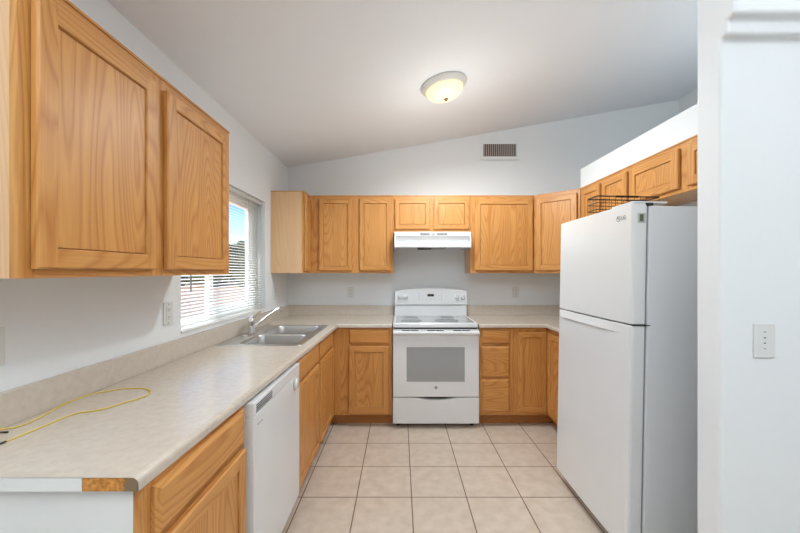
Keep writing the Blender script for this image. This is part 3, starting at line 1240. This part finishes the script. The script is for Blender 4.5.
b.lathe([(0.0, 0.0), (0.032, 0.0), (0.032, 0.004), (0.029, 0.006), (0.0, 0.006)], 32, mat=Matrix.Translation((0.525, -0.0002, 0.780)) @ Matrix.Rotation(PI / 2, 4, 'X'))
b.build('dial', M['dial_ring'], dwd)
b = MB()
b.lathe([(0.0, 0.006), (0.028, 0.006), (0.027, 0.014), (0.0, 0.015)], 32, mat=Matrix.Translation((0.525, -0.0002, 0.780)) @ Matrix.Rotation(PI / 2, 4, 'X'))
b.build('dial_cap', M['appliance'], dwd)
b = MB()
b.box(0.035, 0.085, -0.0012, 0.0, 0.776, 0.779)
b.build('lettering_line', M['grey'], dwd)

# ------------------------------------------------------------------ fridge
LEAN = 0.0185
fr = thing('refrigerator', 'tall white top-freezer refrigerator standing against the right wall', 'fridge', (1.034, 2.338, 0.0135), -R90)
fr.rotation_euler = (-LEAN, 0, -R90)
FW = 0.728
b = MB()
b.box(0.004, FW - 0.002, 0.083, 0.735, 0.035, 1.672)
b.build('cabinet_body', M['appliance_side'], fr, bevel=0.006, seg=3)
b = MB()
b.box(0.012, FW - 0.012, 0.074, 0.084, 0.06, 1.665)
b.build('door_gasket', M['gasket'], fr)


def fdoor(name, z0, z1):
    b = MB()
    outline = []
    # slightly bowed front with rounded vertical edges
    n = 10
    for i in range(n + 1):
        u = i / n
        x = 0.012 + u * (FW - 0.024)
        outline.append((x, 0.006 - 0.006 * math.sin(PI * u)))
    outline = [(0.0, 0.073), (0.0, 0.020), (0.003, 0.011)] + outline + [(FW - 0.003, 0.011), (FW, 0.020), (FW, 0.073)]
    b.prism(outline, 'z', z0, z1)
    return b.build(name, M['appliance'], fr, bevel=0.005, seg=3, angle=60)


fd = fdoor('freezer_door', 1.122, 1.682)
ld = fdoor('fresh_food_door', 0.062, 1.116)
# scooped pull along the top of the lower door
b = MB()
loops = []
n = 24
for i in range(n + 1):
    u = i / n
    x = 0.022 + u * 0.63
    h = 0.002 + 0.040 * min(1.0, u / 0.06) ** 0.6
    p = 0.010 * min(1, h / 0.03) * min(1.0, (1.0 - u) / 0.25 + 0.02)
    y0 = 0.006 - 0.006 * math.sin(PI * min(1, max(0, (x - 0.012) / (FW - 0.024))))
    loops.append([(x, y0 + 0.004, 1.1145), (x, y0 - 0.0008, 1.1145), (x, y0 - p, 1.1145 - h), (x, y0 + 0.001, 1.1145 - h - 0.005), (x, y0 + 0.004, 1.1145 - h - 0.005)])
b.loft(loops)
b.build('door_pull', M['appliance'], ld)
b = MB()
b.box(FW - 0.17, FW - 0.004, 0.010, 0.170, 1.6835, 1.692)
b.build('hinge_cover', M['appliance'], fr, bevel=0.003)
b = MB()
b.box(FW - 0.05, FW + 0.001, 0.066, 0.100, 1.6725, 1.6828)
b.build('top_hinge', M['black'], fr)
b = MB()
b.box(FW - 0.06, FW + 0.003, 0.012, 0.095, 1.1168, 1.1212)
b.build('middle_hinge', M['dark_gap'], fr)
for x in (0.06, FW - 0.06):
    b = MB()
    b.lathe([(0.0, -0.0115), (0.02, -0.0115), (0.02, 0.0), (0.012, 0.002), (0.012, 0.034), (0.0, 0.034)], 16, mat=Matrix.Translation((x, 0.13, 0)))
    b.build('front_foot', M['dark_gap'], fr)
    b = MB()
    b.lathe([(0.0, -0.015), (0.019, -0.015), (0.019, 0.015), (0.0, 0.015)], 16, mat=Matrix.Translation((x, 0.68, 0.0195)) @ Matrix.Rotation(PI / 2, 4, 'Y'))
    b.build('rear_roller', M['dark_gap'], fr)
b = MB()
b.box(FW + 0.0001, FW + 0.0008, 0.030, 0.066, 1.590, 1.636)
lb = b.build('energy_label', M['label'], fd)
b = MB()
b.box(FW + 0.0009, FW + 0.0013, 0.038, 0.056, 1.597, 1.630)
b.build('label_print', M['label_dark'], lb)
# emblem and letters on the freezer door (facing the kitchen)
b = MB()
C0 = (FW - 0.100, 1.622)
n = 28
ringp = [(C0[0] + 0.0125 * math.cos(a), -0.0012 + 0.0035, C0[1] + 0.0125 * math.sin(a)) for a in [2 * PI * i / n for i in range(n)]]
b.tube([(p[0], 0.0034, p[2]) for p in ringp], 0.0013, 6, closed=True)
b.tube([(C0[0], 0.0034, C0[1] + 0.005), (C0[0], 0.0034, C0[1] - 0.005)], 0.0010, 6)
b.lathe([(0.0, 0.0), (0.002, 0.0), (0.002, 0.002), (0.0, 0.002)], 10, mat=Matrix.Translation((C0[0] - 0.005, 0.0035, C0[1] + 0.003)) @ Matrix.Rotation(PI / 2, 4, 'X'))
b.build('emblem', M['logo'], fd)
text_mesh('brand_letters', 'LG', 0.027, M['logo'], fd, (FW - 0.062, 0.0038, 1.622), (PI / 2, 0, 0), 0.0005)

# ------------------------------------------------------------------ wire basket on the fridge
a = LEAN
bk = thing('wire_basket', 'dark wire basket standing on top of the white fridge', 'basket', (1.315, 2.16, 0), 0)
BW, BD, BH = 0.362, 0.10, 0.122
xloc = 1.327
# top surface of the fridge body at this place
ztop = 0.0135 + 1.672 * math.cos(a) - (xloc - 1.034) * math.sin(a)
bk.location = (xloc, 2.09, ztop + 0.014)
bk.rotation_euler = (0, a, 0)
b = MB()
x0, x1, y0, y1 = -BW / 2, BW / 2, -BD / 2, BD / 2
for z_, rr in ((BH, 0.0040), (BH * 0.68, 0.0022), (BH * 0.36, 0.0022), (0.0, 0.0024)):
    b.tube([(x0, y0, z_), (x1, y0, z_), (x1, y1, z_), (x0, y1, z_)], rr, 6, closed=True)
for i in range(11):
    x = x0 + (x1 - x0) * i / 10
    b.tube([(x, y0, BH), (x, y0, 0), (x, y1, 0), (x, y1, BH)], 0.0015, 6)
for i in range(1, 6):
    y = y0 + (y1 - y0) * i / 6
    b.tube([(x0, y, BH), (x0, y, 0), (x1, y, 0), (x1, y, BH)], 0.0015, 6)
b.build('wire_frame', M['wire'], bk)
b = MB()
b.box(-0.075, 0.055, y0 - 0.007, y0 - 0.003, BH - 0.008, BH + 0.004)
b.build('handle_bar', M['wire'], bk, bevel=0.001)

# ------------------------------------------------------------------ ceiling light
LX, LY = 0.320, 2.57
la = thing('ceiling_light', 'round flush ceiling light with frosted glass bowl and small finial on the sloped ceiling', 'lamp', (LX, LY, zc(LX) - 0.001))
la.rotation_euler = (0, -math.atan(SL), 0)
b = MB()
b.lathe([(0.0, -0.0005), (0.168, -0.0005), (0.171, -0.006), (0.168, -0.012), (0.152, -0.032), (0.144, -0.037), (0.136, -0.035), (0.132, -0.026), (0.0, -0.026)], 56)
b.build('canopy_ring', plain('lamp_white_metal', srgb(222, 220, 214), 0.35), la)
b = MB()
prof = [(0.138, -0.034)]
for i in range(1, 11):
    th = i / 10 * PI / 2
    prof.append((0.138 * math.cos(th) ** 0.85 if i < 10 else 0.0, -0.034 - 0.070 * math.sin(th)))
b.lathe(prof + [(0.0, -0.102)], 48)
b.build('glass_bowl', M['lamp_glass'], la)
b = MB()
b.lathe([(0.0, -0.102), (0.014, -0.103), (0.016, -0.107), (0.012, -0.112), (0.007, -0.114), (0.008, -0.118), (0.0, -0.120)], 20)
b.build('finial', M['brass'], la)
pd = bpy.data.lights.new('lamp_stand_in', 'SPOT')  # stand-in downlight just under the bowl, stronger than the lamp itself
pd.energy = 60
pd.spot_size = math.radians(178)
pd.spot_blend = 0.6
pd.color = (0.90, 0.98, 1.0)
pd.shadow_soft_size = 0.09
po = bpy.data.objects.new('lamp_stand_in', pd)
po.location = (0, 0, -0.16)
po.parent = la
COL.objects.link(po)
gd = bpy.data.lights.new('added_glow_fill', 'POINT')  # added fill hung in the air below the lamp, brightens the ceiling
gd.energy = 7
gd.color = (0.96, 0.98, 0.96)
gd.shadow_soft_size = 0.2
go = bpy.data.objects.new('added_glow_fill', gd)
go.location = (0, 0, -0.55)
go.parent = la
COL.objects.link(go)

# ------------------------------------------------------------------ air vent
vt = thing('air_vent', 'white rectangular air vent with upright blades high on the back wall', 'vent', (1.062, YB - 0.001, 1.38 + 120.9 * YB / 350))
b = MB()
VW, VH = 0.405, 0.205
ix, iz = 0.176, 0.066
b.box(-VW / 2, -ix, -0.008, 0, -VH / 2, VH / 2)
b.box(ix, VW / 2, -0.008, 0, -VH / 2, VH / 2)
b.box(-ix, ix, -0.008, 0, iz, VH / 2)
b.box(-ix, ix, -0.008, 0, -VH / 2, -iz)
b.build('vent_frame', M['wall'], vt, bevel=0.003)
b = MB()
b.box(-ix, ix, -0.002, -0.0005, -iz, iz)
b.build('duct_back', M['vent_hole'], vt)
for i in range(16):
    x = -ix + (i + 0.5) * 2 * ix / 16
    b = MB()
    b.prism([(x - 0.0035, -0.0025), (x + 0.0045, -0.0085), (x + 0.0055, -0.0080), (x - 0.0020, -0.0022)], 'z', -iz + 0.0005, iz - 0.0005)
    b.build('blade', M['vent_dark'], vt)


# ------------------------------------------------------------------ outlets
def outlet(label, loc, rz, kind='duplex'):
    r = thing('wall_outlet' if kind != 'switch' else 'light_switch', label, 'outlet' if kind != 'switch' else 'switch', loc, rz)
    b = MB()
    b.box(-0.036, 0.036, -0.006, -0.0008, -0.058, 0.058)
    b.build('cover_plate', M['plate'], r, bevel=0.002)
    if kind == 'plain':
        for zz, w_, m_ in ((0.030, 0.0034, 'grey'), (0.010, 0.0035, 'slot'), (-0.008, 0.0035, 'slot'), (-0.027, 0.0034, 'grey')):
            b = MB()
            b.box(-w_, w_, -0.0068, -0.0058, zz - 0.0018, zz + 0.0018)
            b.build('slot', M[m_], r)
        return r
    if kind == 'duplex':
        b = MB()
        b.box(-0.017, 0.017, -0.0085, -0.0062, -0.034, 0.034)
        s = b.build('receptacle', M['plate'], r, bevel=0.001)
        b = MB()
        for zz in (0.019, -0.019):
            b.box(-0.0075, -0.0055, -0.0092, -0.0086, zz - 0.004, zz + 0.005)
            b.box(0.0055, 0.0075, -0.0092, -0.0086, zz - 0.004, zz + 0.005)
            b.box(-0.002, 0.002, -0.0092, -0.0086, zz - 0.012, zz - 0.008)
        b.build('slots', M['slot'], s)
    else:
        b = MB()
        b.box(-0.016, 0.016, -0.0095, -0.0062, -0.033, 0.033)
        s = b.build('rocker', M['plate'], r, bevel=0.002)
    for zz in ((0.048, -0.048)):
        b = MB()
        b.lathe([(0.0, 0.0), (0.003, 0.0), (0.0034, 0.001), (0.0, 0.001)], 10, mat=Matrix.Translation((0, -0.006, zz)) @ Matrix.Rotation(PI / 2, 4, 'X'))
        b.build('screw', M['grey'], r)
    return r


outlet('white outlet on the back wall left of the stove', (-0.525, YB, 1.158), 0)
outlet('white outlet on the back wall right of the stove', (1.234, YB, 1.158), 0)
outlet('white outlet on the left wall just before the window', (XL, 1.803, 1.163), R90)
outlet('white switch plate at the left edge of view, above the near end of the backsplash', (XL, 1.022, 1.155), R90, 'switch')
outlet('white outlet on the left wall between window and corner, under the narrow cabinet', (XL, 3.33, 1.165), R90)
outlet('white outlet on the foreground wall right of the fridge', (1.2445, 1.20, 1.143), 0, 'plain')

# ------------------------------------------------------------------ yellow cable
cb = thing('yellow_cable', 'thin yellow cable lying in a long loop on the near end of the beige counter', 'cable', (-1.05, 1.15, ZT + 0.0026))
loop_pts = [(-1.147, 1.006), (-1.163, 0.995), (-1.172, 1.005), (-1.171, 1.028), (-1.143, 1.039), (-1.137, 1.074), (-1.150, 1.138), (-1.170, 1.209), (-1.171, 1.260),
            (-1.166, 1.318), (-1.130, 1.355), (-1.092, 1.380), (-1.026, 1.385), (-0.967, 1.357), (-0.945, 1.308), (-0.953, 1.270), (-0.973, 1.233),
            (-0.991, 1.188), (-1.017, 1.162), (-1.052, 1.146), (-1.065, 1.107), (-1.065, 1.060), (-1.070, 0.992), (-1.072, 0.950)]
b = MB()
b.tube(smooth_path([(x + 1.05, y - 1.15, 0) for x, y in loop_pts], 6), 0.0023, 8)
b.build('cable_sheath', M['cable'], cb)
for (x0, y0), (x1, y1) in (((-1.149, 1.006), (-1.128, 1.0065)), ((-1.072, 0.952), (-1.074, 0.928))):
    b = MB()
    b.tube([(x0 + 1.05, y0 - 1.15, 0.0008), (x1 + 1.05, y1 - 1.15, 0.0008)], 0.0029, 8)
    b.build('plug_tip', M['black'], cb)
